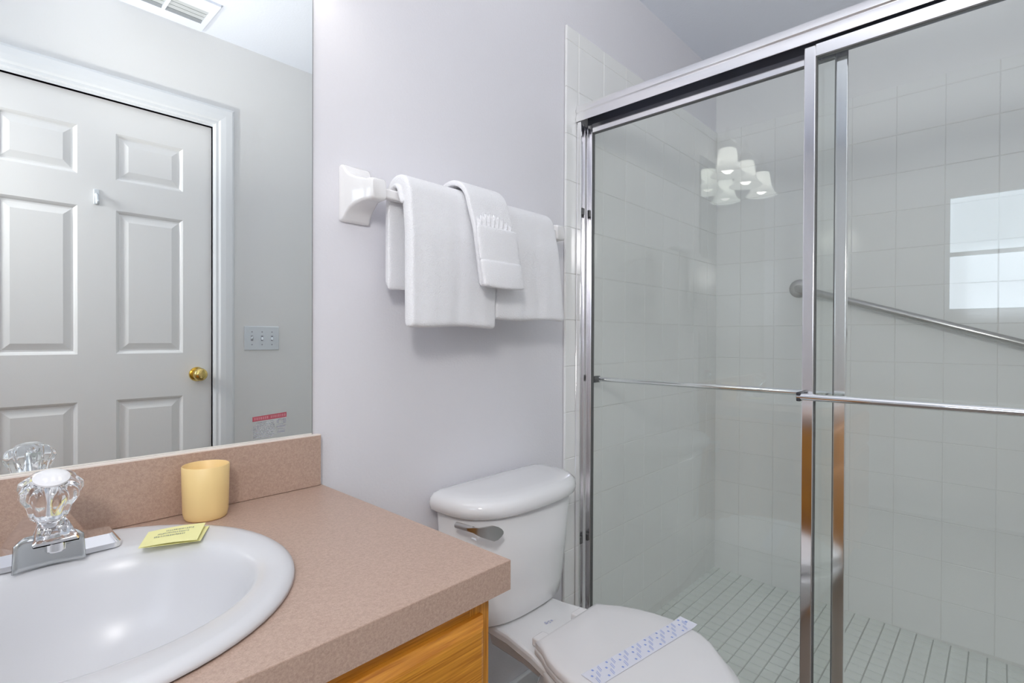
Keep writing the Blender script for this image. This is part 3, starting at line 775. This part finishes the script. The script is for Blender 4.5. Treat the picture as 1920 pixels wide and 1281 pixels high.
# ------------------------------------------------------------- shower enclosure
en = thing('shower_frame', 'polished aluminium header, jamb and sill of the sliding shower door', 'shower frame', (1.47, .30, .105))
GX1, GX2 = 1.449, 1.481     # outer and inner glass planes
ya, yb_ = YO+.001, YW-.012
bm = B()
hp = [(1.508, 1.838), (1.508, 1.884), (1.494, 1.893), (1.452, 1.893), (1.440, 1.889), (1.433, 1.878), (1.431, 1.866), (1.4355, 1.862), (1.434, 1.858), (1.432, 1.844), (1.432, 1.833), (1.4335, 1.833), (1.4345, 1.842), (1.442, 1.868), (1.500, 1.868), (1.5045, 1.838)]
loft(bm, [[(x, ya, z) for x, z in hp], [(x, yb_, z) for x, z in hp]])
obj('header', bm, M['aluh'], en, bevel=.0008)
obj('track_liner', boxes([(1.4350, 1.5040, ya+.01, yb_-.001, 1.8655, 1.8675), (1.4995, 1.5035, ya+.01, yb_-.001, 1.818, 1.866)]), mat('dark track', (.22, .23, .27), .40, 1), en)
obj('jamb', boxes([(1.437, 1.508, 1.046, yb_, .12, 1.833), (1.437, 1.441, 1.030, 1.046, .12, 1.833), (1.504, 1.508, 1.030, 1.046, .12, 1.833), (1.462, 1.466, 1.034, 1.046, .12, 1.833)]), M['alu'], en, bevel=.001)
obj('jamb', boxes([(1.437, 1.508, ya, ya+.01, .12, 1.833)]), M['alu'], en)
obj('sill', boxes([(1.430, 1.512, ya, yb_, .1055, .115), (1.430, 1.436, ya, yb_, .115, .150), (1.463, 1.467, ya, yb_, .115, .135), (1.506, 1.512, ya, yb_, .115, .135)]), M['alu'], en, bevel=.001)
for zz in (1.536, .428):
    bm = B(); box(bm, 1.444, 1.459, 1.030, 1.0455, zz-.011, zz+.011); obj('bumper', bm, M['gasket'], en, bevel=.001)

def panel(name, label, gx, y0, y1, bar_x, bar_y0, bar_y1, z0=.122, z1=1.828):
    """one sliding framed glass panel; y0 < y1"""
    t = thing(name, label, 'shower door', (gx, (y0+y1)/2, z0), 'sliding panels of the shower door')
    sw_ = .026; th = .0085
    obj('glass', boxes([(gx-.003, gx+.003, y0+sw_-.004, y1-sw_+.004, z0+.03, z1-.024)]), M['glass'], t)
    for (a, b) in ((y0, y0+sw_), (y1-sw_, y1)):
        bm = B(); box(bm, gx-th, gx+th, a, b, z0, z1); obj('stile', bm, M['alu'], t, bevel=.0022, seg=3)
    obj('top_rail', boxes([(gx-th, gx+th, y0+sw_, y1-sw_, z1-.028, z1)]), M['alu'], t)
    obj('bottom_rail', boxes([(gx-th, gx+th, y0+sw_, y1-sw_, z0, z0+.034)]), M['alu'], t)
    g_ = .0022
    obj('gasket', boxes([(gx-.0065, gx+.0065, y0+sw_, y0+sw_+g_, z0+.034, z1-.028), (gx-.0065, gx+.0065, y1-sw_-g_, y1-sw_, z0+.034, z1-.028), (gx-.0065, gx+.0065, y0+sw_, y1-sw_, z1-.028-g_, z1-.028)]), M['gasket'], t)
    bm = B(); tube(bm, [(bar_x, bar_y0, .970), (bar_x, bar_y1, .970)], .0085, 18)
    bar = obj('towel_rail', bm, M['chrome'], t, smooth=True, auto=40)
    s_ = 1 if bar_x > gx else -1
    for yy in (bar_y0+.004, bar_y1-.004):
        bm = B(); box(bm, min(gx+s_*th, bar_x+s_*.008), max(gx+s_*th, bar_x+s_*.008), yy-.005, yy+.005, .959, .981); obj('end_bracket', bm, M['rubber'], bar, bevel=.002)
    bm = B(); lathe(bm, [(.003, 0), (.003, .001)], 0, 0, 0, 10)
    return t
panel('sliding_door_panel', 'outer sliding glass shower panel, with its towel rail on the room side', GX1, YO+.02, .3625, 1.411, YO+.03, .364)
panel('sliding_door_panel', 'inner sliding glass shower panel next to the toilet, its rail inside the shower', GX2, .2745, 1.037, 1.520, .285, 1.018)

# grab bar on the far shower wall
gb = thing('grab_bar', 'long brushed steel grab bar slanting across the tiled shower wall', 'grab bar', (XF-.01, .2, 1.2))
gx_ = XF-.052
s0, s1 = Vector((gx_, .672, 1.338)), Vector((gx_, -.33, 1.005))
bm = B(); d_ = (s1-s0).normalized()
pts = [Vector((XF-.012, s0.y, s0.z)), Vector((XF-.030, s0.y, s0.z)), s0+Vector((.008, 0, 0))+d_*.004, s0+d_*.018]
pe = [s1-d_*.018, s1+Vector((.008, 0, 0))-d_*.004, Vector((XF-.030, s1.y, s1.z)), Vector((XF-.012, s1.y, s1.z))]
tube(bm, pts+pe, .0155, 20); obj('rail', bm, M['nickel'], gb, smooth=True, auto=60)
for s_ in (s0, s1):
    bm = B(); tube(bm, [(XF-.0105, s_.y, s_.z), (XF-.014, s_.y, s_.z), (XF-.020, s_.y, s_.z), (XF-.022, s_.y, s_.z)], [.041, .041, .034, .018], 32)
    obj('flange', bm, M['nickel'], gb, smooth=True, auto=40)
